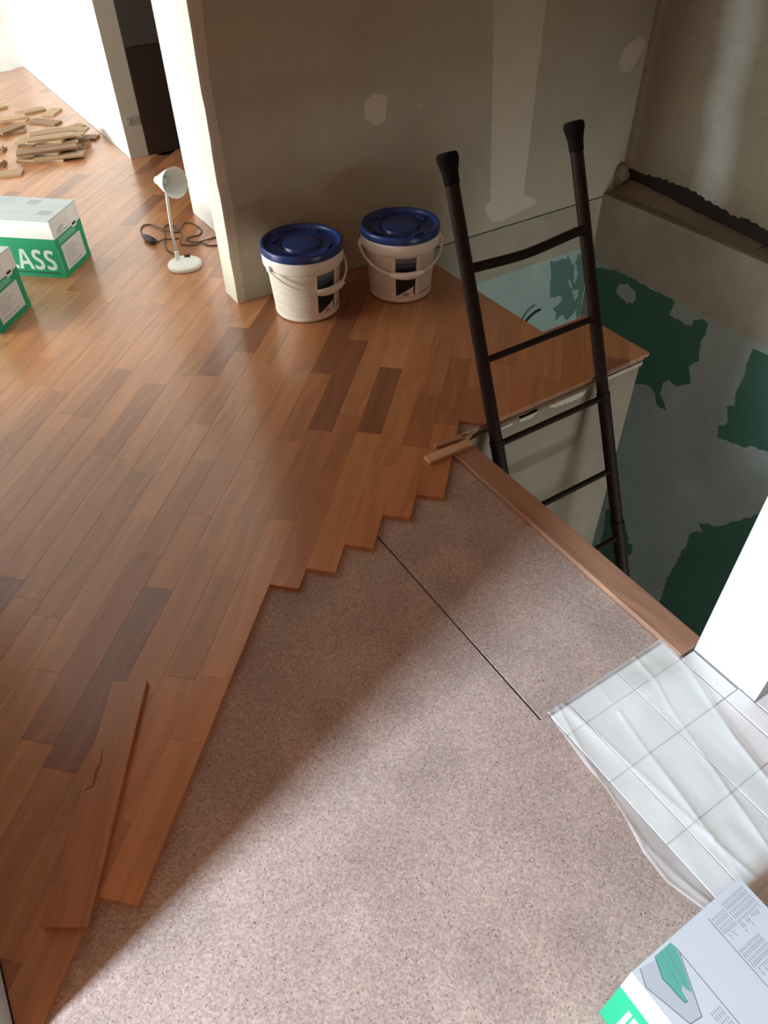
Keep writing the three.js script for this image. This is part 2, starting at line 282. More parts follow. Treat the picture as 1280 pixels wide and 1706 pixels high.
{
  const g = box(3.145, 3.262, -0.06, -0.004, -2.728, -0.485); mesh('ledge', g, M.mortar, wr);
  const fill = [[3.19, -0.004], [3.262, -0.004], [3.262, 0.05], [3.245, 0.04]], s = new THREE.Shape(fill.map((p) => new THREE.Vector2(...p)));
  const f = new THREE.ExtrudeGeometry(s, { depth: 0.9, bevelEnabled: false, steps: 30 }); const p = f.attributes.position;
  for (let i = 0; i < p.count; i++) { const t = p.getZ(i) / 0.9; if (p.getY(i) > 0) p.setY(i, p.getY(i) * (1 - t) * (0.9 + 0.3 * hash(Math.round(t * 30), 1, 4)) + 0.003); }
  f.computeVertexNormals(); f.translate(0, 0, -2.728); mesh('mortar_fillet', f, M.mortar, wr);
  const lump = new THREE.IcosahedronGeometry(0.055, 3); const q = lump.attributes.position;
  for (let i = 0; i < q.count; i++) { const k = 0.75 + 0.5 * vnoise(q.getX(i) * 60 + 9, q.getY(i) * 60 + q.getZ(i) * 40 + 9, 64, 64, 6); q.setXYZ(i, q.getX(i) * k * 0.7, q.getY(i) * k, q.getZ(i) * k * 0.7); }
  lump.computeVertexNormals(); lump.translate(3.215, 0.085, -2.71); mesh('mortar_lump', lump, M.mortar, wr);
}
mesh('plaster_band', box(3.124, 3.137, -0.362, -0.006, -2.728, -0.485), M.band, wr);
mesh('green_plasterboard', box(3.1256, 3.137, LOW, -0.362, -2.728, -0.485), M.coat, wr);
mesh('masonry', box(3.1372, 3.262, LOW, -0.06, -2.728, -0.485), M.void, wr);
const bare = (pts, amp, m = M.green) => mesh('bare_plasterboard', onX(plate(jag(pts, amp, 0.022), 0.001), 3.1256), m, wr);
bare([[-2.453, -0.366], [-2.288, -0.366], [-2.139, -0.366], [-2.115, -0.376], [-2.131, -0.452], [-2.025, -0.457], [-1.982, -0.45], [-1.98, -0.414], [-1.921, -0.386], [-1.898, -0.397], [-1.891, -0.456], [-1.91, -0.501], [-1.881, -0.611], [-1.926, -0.658], [-1.89, -0.746], [-1.968, -0.815], [-2.017, -0.797], [-2.054, -0.837], [-2.044, -0.905], [-1.978, -0.983], [-2.04, -0.988], [-2.093, -0.912], [-2.143, -0.898], [-2.258, -0.952], [-2.455, -0.918], [-2.656, -0.742], [-2.72, -0.535], [-2.71, -0.413], [-2.545, -0.368]], 0.006);
bare([[-1.2, -0.40], [-1.588, -0.40], [-1.627, -0.402], [-1.625, -0.481], [-1.617, -0.548], [-1.622, -0.605], [-1.622, -0.68], [-1.608, -0.729], [-1.648, -0.763], [-1.611, -0.82], [-1.618, -0.855], [-1.653, -0.882], [-1.635, -0.943], [-1.555, -0.932], [-1.474, -0.914], [-1.448, -0.886], [-1.355, -0.864], [-1.22, -0.811]], 0.006);
bare([[-1.593, -2.318], [-1.607, -2.088], [-1.584, -1.894], [-1.573, -1.721], [-1.572, -1.632], [-1.515, -1.568], [-1.553, -1.524], [-1.459, -1.486], [-1.389, -1.398], [-1.177, -1.125], [-0.732, -1.6], [-0.8, -2.4], [-1.554, -2.45]], 0.009);
bare([[-2.188, -1.938], [-2.163, -1.903], [-2.124, -1.97], [-2.032, -1.909], [-1.996, -1.964], [-1.943, -2.054], [-1.92, -2.041], [-1.905, -2.116], [-1.93, -2.169], [-1.928, -2.274], [-1.996, -2.434], [-2.118, -2.42], [-2.151, -2.292], [-2.168, -2.065]], 0.008);
mesh('filler_spot', onX(plate(jag([[-2.505, -0.475], [-2.49, -0.42], [-2.44, -0.405], [-2.385, -0.42], [-2.365, -0.45], [-2.375, -0.49], [-2.41, -0.51], [-2.46, -0.50]], 0.006), 0.001), 3.1244), M.coat, wr);

// platform side wall, and the hidden sides of the shaft
const wp = struct(group('wall_platform'));
mesh('plaster', merge([box(1.225, 2.10, LOW, -0.058, -1.56, -1.497), box(2.04, 2.10, LOW, -0.058, -1.82, -1.56)]), M.stairWall, wp);
mesh('batten', box(1.36, 2.108, -0.056, -0.040, -1.55, -1.492), mat(0.58, 0.52, 0.40, 0.85, { map: coatMap }), wp);
mesh('plaster_daub', onZ(plate(jag([[1.49, -0.042], [1.57, -0.041], [1.585, -0.062], [1.56, -0.075], [1.50, -0.07]], 0.004, 0.012), 0.006), -1.498), M.compound, wp);
mesh('plaster_daub', onZ(plate(jag([[1.36, -0.06], [1.47, -0.058], [1.46, -0.07], [1.37, -0.072]], 0.003, 0.012), 0.004), -1.498), M.compound, wp);
mesh('plaster_daub', onZ(plate(jag([[1.64, -0.058], [1.83, -0.058], [1.80, -0.085], [1.67, -0.08]], 0.004, 0.012), 0.003), -1.498), M.compound, wp);
const wsft = struct(group('wall_shaft'));
mesh('plaster', merge([box(1.1, 1.15, LOW, -0.25, -2.728, 2.5), box(3.124, 3.3, LOW, -0.25, -0.484, 2.5), box(1.1, 1.4, LOW, -0.25, 2.5, 2.7), box(2.8, 3.3, LOW, -0.25, 2.5, 2.7), box(1.4, 2.8, LOW, -1.85, 2.5, 2.7), box(1.4, 2.8, -0.55, -0.25, 2.5, 2.7)]), M.stairWall, wsft);
struct(mesh('lower_floor', box(1.0, 3.6, LOW - 0.1, LOW, -2.85, 2.7), M.slab));

// white wall end at the right, facing the entrance window
struct(mesh('wall_stair', box(1.2, 3.6, -0.24, TOP, -0.485, -0.309), mat(0.55, 0.555, 0.54, 0.85, { map: plasterMap })));
// left side of the hall and the room beyond
struct(mesh('wall_left', box(-0.53, -0.41, -0.0138, TOP, -2.65, -0.56), mat(0.6, 0.6, 0.57, 0.85, { map: plasterMap })));
struct(mesh('baseboard_left', box(-0.412, -0.4085, -0.0138, 0.004, -2.65, -0.56), M.black));
const pierced = (w, z0, z1) => merge([
  box(w.x - 0.2, w.x, -0.3, TOP, z0, w.z0), box(w.x - 0.2, w.x, -0.3, w.y0, w.z0, w.z1), box(w.x - 0.2, w.x, w.y1, TOP, w.z0, w.z1), box(w.x - 0.2, w.x, -0.3, TOP, w.z1, z1)]);
struct(mesh('wall_window', pierced(ROOM, -7.6, -2.53), M.white));
struct(mesh('wall_window_entry', pierced(ENTRY, -0.68, 1.7), M.white));
const glass = new THREE.MeshPhysicalMaterial({ color: 0xffffff, transmission: 1, roughness: 0.02, thickness: 0 });
[[ROOM, 4, 'window_1'], [ENTRY, 1, 'window_2']].forEach(([w, n, name]) => {
  const g = struct(group(name)); const W = (w.z1 - w.z0) / n;
  for (let k = 0; k < n; k++) {
    const a = w.z0 + k * W, b = a + W;
    mesh('window_frame', merge([box(w.x - 0.140, w.x - 0.080, w.y0, w.y1, a, a + 0.05), box(w.x - 0.140, w.x - 0.080, w.y0, w.y1, b - 0.05, b), box(w.x - 0.140, w.x - 0.080, w.y0, w.y0 + 0.05, a + 0.05, b - 0.05), box(w.x - 0.140, w.x - 0.080, w.y1 - 0.05, w.y1, a + 0.05, b - 0.05)]), M.white, g);
    mesh('pane', box(w.x - 0.115, w.x - 0.105, w.y0 + 0.05, w.y1 - 0.05, a + 0.05, b - 0.05), glass, g);
  }
});
struct(mesh('wall_between', merge([box(-4, -0.53, -0.0138, TOP, -2.65, -2.53), box(-2.6, -0.53, -0.0138, TOP, -0.68, -0.56)]), M.raw));
struct(mesh('wall_front', box(-4.2, 2.7, -0.3, TOP, 1.5, 1.7), M.raw));
struct(mesh('wall_entry', box(2.6, 2.8, -0.3, TOP, -0.309, 1.7), M.raw));
const ceil = struct(group('ceiling'));
mesh('plaster', box(-4.2, 3.6, TOP, TOP + 0.15, -7.7, -2.73), M.white, ceil);
mesh('warm_bounce_ceiling', box(-4.2, 3.6, TOP, TOP + 0.15, -2.73, 1.7), mat(0.44, 0.155, 0.045, 0.7, { map: woodMap }), ceil);  // unseen; orange surface added so light bounced into the hall turns warm
struct(mesh('wall_far', box(-4.2, 2.7, -0.3, TOP, -7.7, -7.5), M.white));
const wrm = struct(group('wall_room'));
mesh('plaster', merge([box(1.2, 1.31, -0.0138, TOP, -3.76, -2.85), box(1.2, 1.31, -0.0138, TOP, -7.5, -4.76), box(1.2, 1.31, 2.05, TOP, -4.76, -3.76)]), M.white, wrm);
mesh('door_jamb', box(1.2005, 1.312, -0.0138, 2.05, -4.76, -4.757), M.jamb, wrm);
const pl = mesh('metal_plate', merge([box(1.225, 1.30, 0.18, 0.224, -4.757, -4.752), box(1.235, 1.252, 0.19, 0.214, -4.752, -4.748)]), M.zinc, wrm); pl.userData.label = 'grey metal strike plate on the door jamb';
struct(mesh('wall_closet', merge([box(1.31, 2.6, -0.014, TOP, -4.9, -4.80), box(2.5, 2.6, -0.014, TOP, -4.8, -2.85)]), M.darkPaint));
const door = struct(group('door_1'));
mesh('door_panel', box(1.315, 2.15, 0.0, 0.563, -4.795, -4.752), M.darkWood, door);
mesh('door_panel', box(1.315, 2.15, 0.566, 2.03, -4.795, -4.754), M.darkPaint, door);

// ------------------------------------------------------------------ buckets
const pailLabel = (() => {
  const c = document.createElement('canvas'); c.width = 1536; c.height = 384; const x = c.getContext('2d');
  x.fillStyle = '#ece6d8'; x.fillRect(0, 0, 1536, 384);
  for (const [x0, x1] of [[330, 640], [860, 1120]]) for (let y = 60; y < 350; y += 11) { x.fillStyle = `rgba(110,102,95,${0.16 + 0.16 * hash(y, x0, 3)})`; let p = x0; while (p < x1) { const w = 14 + 46 * hash(p, y, 5); if (hash(y, p, 8) > 0.12) x.fillRect(p, y, Math.min(w, x1 - p), 5); p += w + 6; } }
  x.fillStyle = '#f4efe4'; x.fillRect(655, 20, 190, 350);
  const g = ['#6a7686', '#3a4a66', '#131a30', '#05070e', '#030406', '#04060a', '#0c1424', '#16202c'];            // printed dark square on the label
  g.forEach((s, i) => { x.fillStyle = s; x.fillRect(676, 40 + i * 36, 148, 37); });
  x.fillStyle = '#f4efe4'; x.beginPath(); x.moveTo(688, 330); x.lineTo(760, 290); x.lineTo(812, 262); x.lineTo(812, 335); x.lineTo(688, 335); x.fill();
  x.fillStyle = '#b58a80'; x.beginPath(); x.moveTo(716, 332); x.lineTo(752, 304); x.lineTo(782, 318); x.lineTo(776, 334); x.fill();
  x.fillStyle = '#a99'; x.fillRect(660, 342, 180, 4); x.fillRect(860, 320, 200, 16);
  const t = new THREE.CanvasTexture(c); t.colorSpace = THREE.SRGBColorSpace; t.wrapS = THREE.RepeatWrapping; t.offset.x = 0.488; return t;
})();
const lathe = (pts, n = 64, start) => new THREE.LatheGeometry(pts.map((p) => new THREE.Vector2(...p)), n, start);
function makePail(pos, turn, label) {
  const t = tag(group('bucket', pos, turn), label, 'bucket', 'two glue buckets against the grey wall');
  const body = lathe([[0.0, 0.002], [0.128, 0.002], [0.132, 0.006], [0.1335, 0.012], [0.1338, 0.018], [0.132, 0.02], [0.1485, 0.222], [0.1485, 0.224]], 72);
  mesh('body', body, mat(0.9, 0.9, 0.9, 0.45, { map: pailLabel }), t);
  const p = body.attributes.position, uv = body.attributes.uv;
  for (let i = 0; i < p.count; i++) uv.setY(i, Math.max(0.0, Math.min(1, (p.getY(i) - 0.005) / 0.22)));
  mesh('collar', lathe([[0.147, 0.214], [0.158, 0.213], [0.1612, 0.217], [0.1625, 0.252], [0.1605, 0.262], [0.15, 0.263]], 72), M.pail, t);
  const lid = mesh('lid', lathe([[0.1615, 0.2625], [0.1645, 0.2635], [0.1635, 0.285], [0.1615, 0.29], [0.156, 0.2915], [0.150, 0.2905], [0.147, 0.284], [0.143, 0.2745], [0.13, 0.2735], [0.086, 0.2735], [0.083, 0.268], [0.078, 0.268], [0.076, 0.278], [0.072, 0.2815], [0.04, 0.2840], [0.0, 0.2848]], 80), M.lid, t);
  for (const a of [0.5, 2.1, 3.7, 5.2]) {                             // raised ribs and lift pockets of the lid
    const g = new THREE.BoxGeometry(0.05, 0.012, 0.014); g.translate(0, 0, 0.112); g.rotateY(a); g.translate(0, 0.276, 0); mesh('rib', flat(g), M.lid, lid);
  }
  const arm = (s) => { const pts = []; for (let k = 0; k <= 20; k++) { const q = s * (0.34 + (Math.PI / 2 - 0.34) * k / 20), e = Math.sin(Math.abs(q)); pts.push([Math.sin(q) * 0.172, 0.225 - 0.085 * Math.sqrt(Math.max(0, 1 - e * e)) * 1.0, Math.cos(q) * 0.168]); } return tube(pts, 0.0052, 40, 8); };
  const h = mesh('handle', merge([arm(1), arm(-1)]), M.pail, t);
  const gp = []; for (let k = 0; k <= 10; k++) { const q = -0.40 + 0.8 * k / 10; gp.push([Math.sin(q) * 0.172, 0.225 - 0.085 * Math.cos(q), Math.cos(q) * 0.170]); }
  const grip = tube(gp, 0.0145, 24, 12); { const a = grip.attributes.position; for (let i = 0; i < a.count; i++) { const k = Math.abs(Math.atan2(a.getX(i), a.getZ(i))) / 0.4, f = 1 - 0.45 * k ** 3; const y = 0.225 - 0.085 * Math.cos(k * 0.4); a.setY(i, y + (a.getY(i) - y) * f); } grip.computeVertexNormals(); }
  mesh('grip', grip, M.pail, h);
  for (const s of [1, -1]) { const g = new THREE.CylinderGeometry(0.013, 0.013, 0.014, 20); g.rotateZ(Math.PI / 2); g.translate(s * 0.164, 0.225, 0); mesh('handle_ear', g, M.pail, t); }
  return t;
}
makePail([1.215, 0.0005, -2.53], 0.17, 'white glue bucket with blue lid nearer the wall end, its handle turned aside');
makePail([1.625, 0.0005, -2.445], -0.42, 'white glue bucket with blue lid just behind the ladder, handle facing front');

// ------------------------------------------------------------------ ladder
{
  const foot = [1.345, LOW, -0.407], lad = tag(group('ladder', foot), 'dark brown ladder with black end caps leaning out of the stair opening', 'ladder');
  const slope = -0.4206, at = (x, y, r = 0) => [x, y - LOW, (y - LOW) * slope + r];
  const rail = (x, x2) => {
    const up = (y) => at(x + (x2 - x) * (y - LOW) / 3.3, y);
    mesh('rail', merge([tube([up(LOW + 0.04), up(-0.55), up(-0.545)], 0.0255, 8, 20), tube([up(-0.56), up(-0.055)], 0.0235, 8, 20), tube([up(-0.08), up(0.75)], 0.0215, 8, 20), tube([up(-0.565), up(-0.54)], 0.027, 2, 20), tube([up(-0.07), up(-0.05)], 0.0245, 2, 20)]), M.ladder, lad);
    const cap = lathe([[0, 0.0], [0.022, 0.0], [0.0235, 0.004], [0.0245, 0.03], [0.029, 0.052], [0.0325, 0.062], [0.0335, 0.075], [0.031, 0.084], [0.024, 0.088], [0, 0.089]], 28); cap.rotateX(Math.atan(slope)); const q = up(0.70); cap.translate(...q); mesh('end_cap', cap, M.rubber, lad);
    const f = lathe([[0, 0], [0.03, 0], [0.032, 0.01], [0.028, 0.06], [0, 0.06]], 24); f.translate(...up(LOW)); mesh('foot_cap', f, M.rubber, lad);
  };
  rail(-0.01, 0.005); rail(0.505, 0.5);
  for (let k = 0; k < 11; k++) {
    const y = 0.475 - 0.27 * k, b = at(0.0, y), r = k ? 0.011 : 0.0155;
    if (k === 0) { mesh('rung', merge([tube([[0, b[1], b[2]], [0.06, b[1] - 0.004, b[2]], [0.25, b[1] - 0.012, b[2]], [0.44, b[1] + 0.004, b[2]], [0.5, b[1] + 0.008, b[2]]], r, 24, 14)]), M.ladder, lad); continue; }
    mesh('rung', tube([[0, b[1], b[2]], [0.25, b[1], b[2]], [0.5, b[1], b[2]]], r, 8, 14), M.ladder, lad);
  }
}

// ------------------------------------------------------------------ desk lamp on the floor
{
  const t = tag(group('desk_lamp', [0.93, 0.0005, -3.19]), 'small white desk lamp with tilted cone shade standing on the parquet', 'lamp');
  mesh('base', lathe([[0, 0], [0.074, 0], [0.077, 0.004], [0.077, 0.014], [0.073, 0.02], [0.055, 0.025], [0.02, 0.028], [0, 0.028]], 56), M.lampWhite, t);
  mesh('socket_post', lathe([[0, 0.024], [0.012, 0.024], [0.0105, 0.03], [0.009, 0.062], [0.0075, 0.068], [0, 0.068]], 20).translate(-0.018, 0, -0.03), M.lampWhite, t);
  const sw = new THREE.BoxGeometry(0.026, 0.008, 0.012); sw.rotateY(-0.5); sw.translate(0.03, 0.030, -0.035); mesh('switch', flat(sw), M.black, t);
  mesh('arm', tube([[-0.018, 0.06, -0.03], [-0.012, 0.14, -0.05], [0.0, 0.22, -0.07], [0.012, 0.30, -0.085]], 0.0062, 48, 10), M.steel, t);
  const Xc = new THREE.Vector3(0.84097, -0.0176, 0.5408), Uc = new THREE.Vector3(0.3875, 0.7172, -0.5792), Fc = new THREE.Vector3(0.3777, -0.6966, -0.61);
  const ax = new THREE.Vector3().addScaledVector(Xc, 0.112).addScaledVector(Uc, -0.054).addScaledVector(Fc, -0.092).normalize();
  const sh = lathe([[0.0, 0.0], [0.014, 0.0], [0.017, 0.004], [0.018, 0.03], [0.028, 0.042], [0.046, 0.092], [0.062, 0.144], [0.064, 0.15], [0.0625, 0.15], [0.0605, 0.144], [0.0445, 0.092], [0.026, 0.044], [0.012, 0.036], [0, 0.036]], 48);
  const q = new THREE.Quaternion().setFromUnitVectors(new THREE.Vector3(0, 1, 0), ax), pos = new THREE.Vector3(0.052, 0.345, -0.06).addScaledVector(ax, -0.148);
  const place = (g) => { g.applyQuaternion(q); g.translate(pos.x, pos.y, pos.z); return g; };
  const shade = mesh('lamp_shade', place(sh), M.lampWhite, t);
  mesh('lamp_holder', place(lathe([[0, 0.034], [0.012, 0.034], [0.0125, 0.062], [0.011, 0.066], [0, 0.066]], 20)), M.lampGrey, shade);
  const L = (p) => p.map(([x, z, y]) => [x - 0.93, y ?? 0.0035, z + 3.19]);
  const cable = mesh('power_cord', merge([
    tube(L([[0.925, -3.262, 0.012], [0.934, -3.325], [0.923, -3.392], [0.939, -3.472], [0.981, -3.585], [1.0, -3.653], [1.025, -3.678], [1.046, -3.655, 0.006], [1.05, -3.60, 0.009], [1.044, -3.52, 0.006], [1.0, -3.43], [1.015, -3.395, 0.006], [1.054, -3.376], [1.088, -3.375, 0.006], [1.105, -3.332], [1.13, -3.315], [1.165, -3.29]]), 0.0033, 120, 7),
    tube(L([[0.879, -3.608, 0.008], [0.886, -3.66], [0.9, -3.71], [0.93, -3.745], [0.956, -3.735], [0.979, -3.651, 0.009], [1.002, -3.586, 0.009], [1.034, -3.563], [1.073, -3.602], [1.111, -3.651], [1.134, -3.634], [1.148, -3.569], [1.144, -3.51], [1.11, -3.47], [1.07, -3.474], [1.044, -3.46], [1.048, -3.434], [1.074, -3.384, 0.009], [1.109, -3.383, 0.009], [1.145, -3.398], [1.175, -3.40]]), 0.0033, 140, 7),
    tube(L([[0.898, -3.50, 0.010], [0.914, -3.513], [0.95, -3.51, 0.009], [0.985, -3.504], [1.02, -3.49]]), 0.0033, 40, 7)]), M.cord, t);
  const plug = lathe([[0, 0], [0.009, 0], [0.012, 0.01], [0.0155, 0.03], [0.0165, 0.06], [0.014, 0.088], [0.006, 0.094], [0, 0.094]], 18); plug.rotateX(Math.PI / 2); plug.scale(1.15, 0.85, 1.1);
  plug.rotateY(0.19); plug.translate(0.878 - 0.93, 0.0145, -3.592 + 3.19); mesh('plug', plug, M.black, cable);
}

// ------------------------------------------------------------------ glass wool cartons
const LB = 0.5, WB = 0.245, HB = 0.254, GREEN = '#0f9a6c';
function canvasTex(w, h, draw) { const c = document.createElement('canvas'); c.width = w; c.height = h; draw(c.getContext('2d'), w, h); const t = new THREE.CanvasTexture(c); t.colorSpace = THREE.SRGBColorSpace; return t; }
const lines = (x, x0, y0, w, h, step, col) => { x.fillStyle = col; for (let y = y0; y < y0 + h; y += step) x.fillRect(x0, y, w * (0.55 + 0.45 * hash(y | 0, x0 | 0, 2)), step * 0.45); };
const frontTex = canvasTex(1024, 520, (x, w, h) => {
  x.fillStyle = '#f3f7f6'; x.fillRect(0, 0, w, h); x.fillStyle = GREEN; x.fillRect(0, h * 0.30, w, h * 0.7);
  x.fillStyle = '#f3f7f6'; x.fillRect(60, h * 0.46, 170, h * 0.54); x.fillStyle = GREEN; x.fillRect(76, h * 0.46, 8, h * 0.54);
  x.fillStyle = '#cfe9e6'; x.fillRect(300, h * 0.10, 120, 30);
  x.fillStyle = '#d9efe6'; x.font = 'bold 250px sans-serif'; x.textAlign = 'right'; x.save(); x.translate(w - 45, h * 0.86); x.scale(0.92, 1.05); x.fillText('GLASS', 0, 0); x.restore();
  x.fillStyle = '#0a6848'; x.fillRect(260, h * 0.90, w - 300, h * 0.035);
});
const endTex = canvasTex(512, 520, (x, w, h) => {
  x.fillStyle = '#dfe3e2'; x.fillRect(0, 0, w, h); x.fillStyle = GREEN; x.fillRect(0, h * 0.31, w, h * 0.69);
  x.fillStyle = '#6fb79d'; x.fillRect(w * 0.12, h * 0.34, w * 0.62, h * 0.09);
  x.fillStyle = '#e6eae9'; x.beginPath(); x.roundRect(w * 0.66, h * 0.02, w * 0.22, h * 0.34, 40); x.fill();
  x.fillStyle = '#b5c4c0'; x.beginPath(); x.ellipse(w * 0.28, h * 0.21, 70, 20, -0.15, 0, 7); x.fill();
  x.fillStyle = '#8a9492'; x.fillRect(w * 0.14, h * 0.265, w * 0.36, 7);
  x.fillStyle = '#d8dcdc'; x.fillRect(w * 0.13, h * 0.47, w * 0.74, h * 0.44); lines(x, w * 0.2, h * 0.53, w * 0.5, h * 0.26, 16, 'rgba(120,126,130,0.35)'); x.fillStyle = '#8b9296'; x.fillRect(w * 0.2, h * 0.85, w * 0.5, 6);
});
const topTex = canvasTex(1024, 502, (x, w, h) => {                     // u along the carton, v across; 0.5 m by 0.245 m
  x.fillStyle = '#c9d6db'; x.fillRect(0, 0, w, h);
  const P = (wx, wz) => [(wz + 0.0625) / LB * w, (0.7 - wx) / WB * h], path = (pts, close) => { x.beginPath(); pts.forEach((p, i) => { const q = P(...p); i ? x.lineTo(...q) : x.moveTo(...q); }); if (close) x.closePath(); };
  x.lineWidth = 2.2; x.strokeStyle = '#5f6b72';
  path([[0.536, -0.048], [0.5355, 0.2], [0.535, 0.43]]); x.stroke(); path([[0.609, -0.049], [0.608, 0.2], [0.608, 0.43]]); x.stroke();
  x.fillStyle = '#b5c0c8'; path([[0.469, -0.059], [0.458, -0.037], [0.477, 0.029], [0.498, 0.032], [0.536, -0.043], [0.52, -0.05]], true); x.fill();
  x.strokeStyle = '#55626c'; path([[0.469, -0.059], [0.458, -0.037], [0.477, 0.029], [0.498, 0.032], [0.536, -0.043]]); x.stroke();
  x.fillStyle = '#5fae9d'; path([[0.5, -0.058], [0.534, -0.058], [0.536, -0.049], [0.526, -0.027], [0.51, 0.004], [0.505, -0.004], [0.506, -0.01], [0.499, -0.006], [0.496, 0.008], [0.491, 0.007], [0.489, -0.008], [0.489, -0.017], [0.487, -0.031]], true); x.fill();
  x.strokeStyle = '#3c7f72'; x.lineWidth = 3; path([[0.5, -0.058], [0.487, -0.031], [0.489, -0.017], [0.489, -0.008], [0.491, 0.007], [0.496, 0.008]]); x.stroke(); x.lineWidth = 1; path([[0.512, -0.056], [0.5, -0.012]]); x.stroke(); path([[0.522, -0.056], [0.51, -0.008]]); x.stroke();
  const text = (x0, x1, z0, z1, col) => { for (let q = x0; q < x1; q += 0.0042) { const a = P(q, z0), e = z0 + (z1 - z0) * (0.6 + 0.4 * hash(Math.round(q * 9999), 1, 3)), b = P(q, e); x.strokeStyle = col; x.lineWidth = 3; x.setLineDash([9, 3, 14, 4]); x.beginPath(); x.moveTo(...a); x.lineTo(...b); x.stroke(); } x.setLineDash([]); };
  text(0.645, 0.692, -0.052, 0.0, 'rgba(80,90,98,0.55)'); text(0.614, 0.642, -0.046, -0.008, 'rgba(80,90,98,0.5)'); text(0.614, 0.66, 0.006, 0.05, 'rgba(80,90,98,0.55)'); text(0.62, 0.69, 0.06, 0.2, 'rgba(80,90,98,0.4)'); text(0.512, 0.531, 0.036, 0.07, 'rgba(80,90,98,0.5)');
  x.fillStyle = '#a9b8bb'; x.fillRect(w * 0.6, h * 0.1, w * 0.12, h * 0.2); x.fillRect(w * 0.82, h * 0.55, w * 0.12, h * 0.2);
});
const cardFront = mat(1, 1, 1, 0.6, { map: frontTex }), cardEnd = mat(1, 1, 1, 0.6, { map: endTex }), cardTop = mat(0.82, 0.82, 0.82, 0.5, { map: topTex }), cardPlain = mat(0.75, 0.77, 0.76, 0.7);
function makeCarton(pos, turn, label) {
  const t = tag(group('carton', pos, turn), label, 'box');
  const wall = (w, h, m, f, name) => { const g = new THREE.BoxGeometry(w, h, 0.004); f(g); return mesh(name, g, m, t); };
  wall(LB, HB, cardFront, (g) => g.translate(0, HB / 2, WB / 2 - 0.002), 'front_panel');
  wall(LB, HB, cardFront, (g) => { g.rotateY(Math.PI); g.translate(0, HB / 2, -WB / 2 + 0.002); }, 'back_panel');
  const e = wall(WB - 0.008, HB, cardEnd, (g) => { g.rotateY(Math.PI / 2); g.translate(LB / 2 - 0.002, HB / 2, 0); }, 'end_panel');
  const slot = new THREE.CapsuleGeometry(0.006, 0.022, 4, 10); slot.scale(0.18, 1, 1); slot.rotateX(Math.PI / 2); slot.translate(LB / 2 + 0.0003, HB * 0.70, -0.062); mesh('hand_slot', slot, M.black, e);
  wall(WB - 0.008, HB, cardEnd, (g) => { g.rotateY(-Math.PI / 2); g.translate(-LB / 2 + 0.002, HB / 2, 0); }, 'end_panel');
  const top = new THREE.BoxGeometry(LB, 0.004, WB, 1, 1, 1); top.translate(0, HB + 0.002, 0); mesh('top_flap', top, cardTop, t);
  const bot = new THREE.BoxGeometry(LB - 0.01, 0.004, WB - 0.01); bot.translate(0, 0.003, 0); mesh('bottom_flap', bot, cardPlain, t);
  return t;
}
function cartonAt(fx, fz, turn, label, y = 0.0005) {                  // given its front right corner
  const c = Math.cos(turn), s = Math.sin(turn); return makeCarton([fx - (LB / 2) * c - (WB / 2) * s, y, fz + (LB / 2) * s - (WB / 2) * c], turn, label);
}
cartonAt(0.441, -3.385, -0.735, 'white and green carton with large white lettering, the farther of the two by the lamp');
cartonAt(0.082, -3.04, -0.735, 'white and green carton half out of frame, standing in front of the lettered one');
makeCarton([0.577, -0.0135, 0.1875], -Math.PI / 2, 'pale carton with green drawing on top, beside the plastic sheet in the corner');

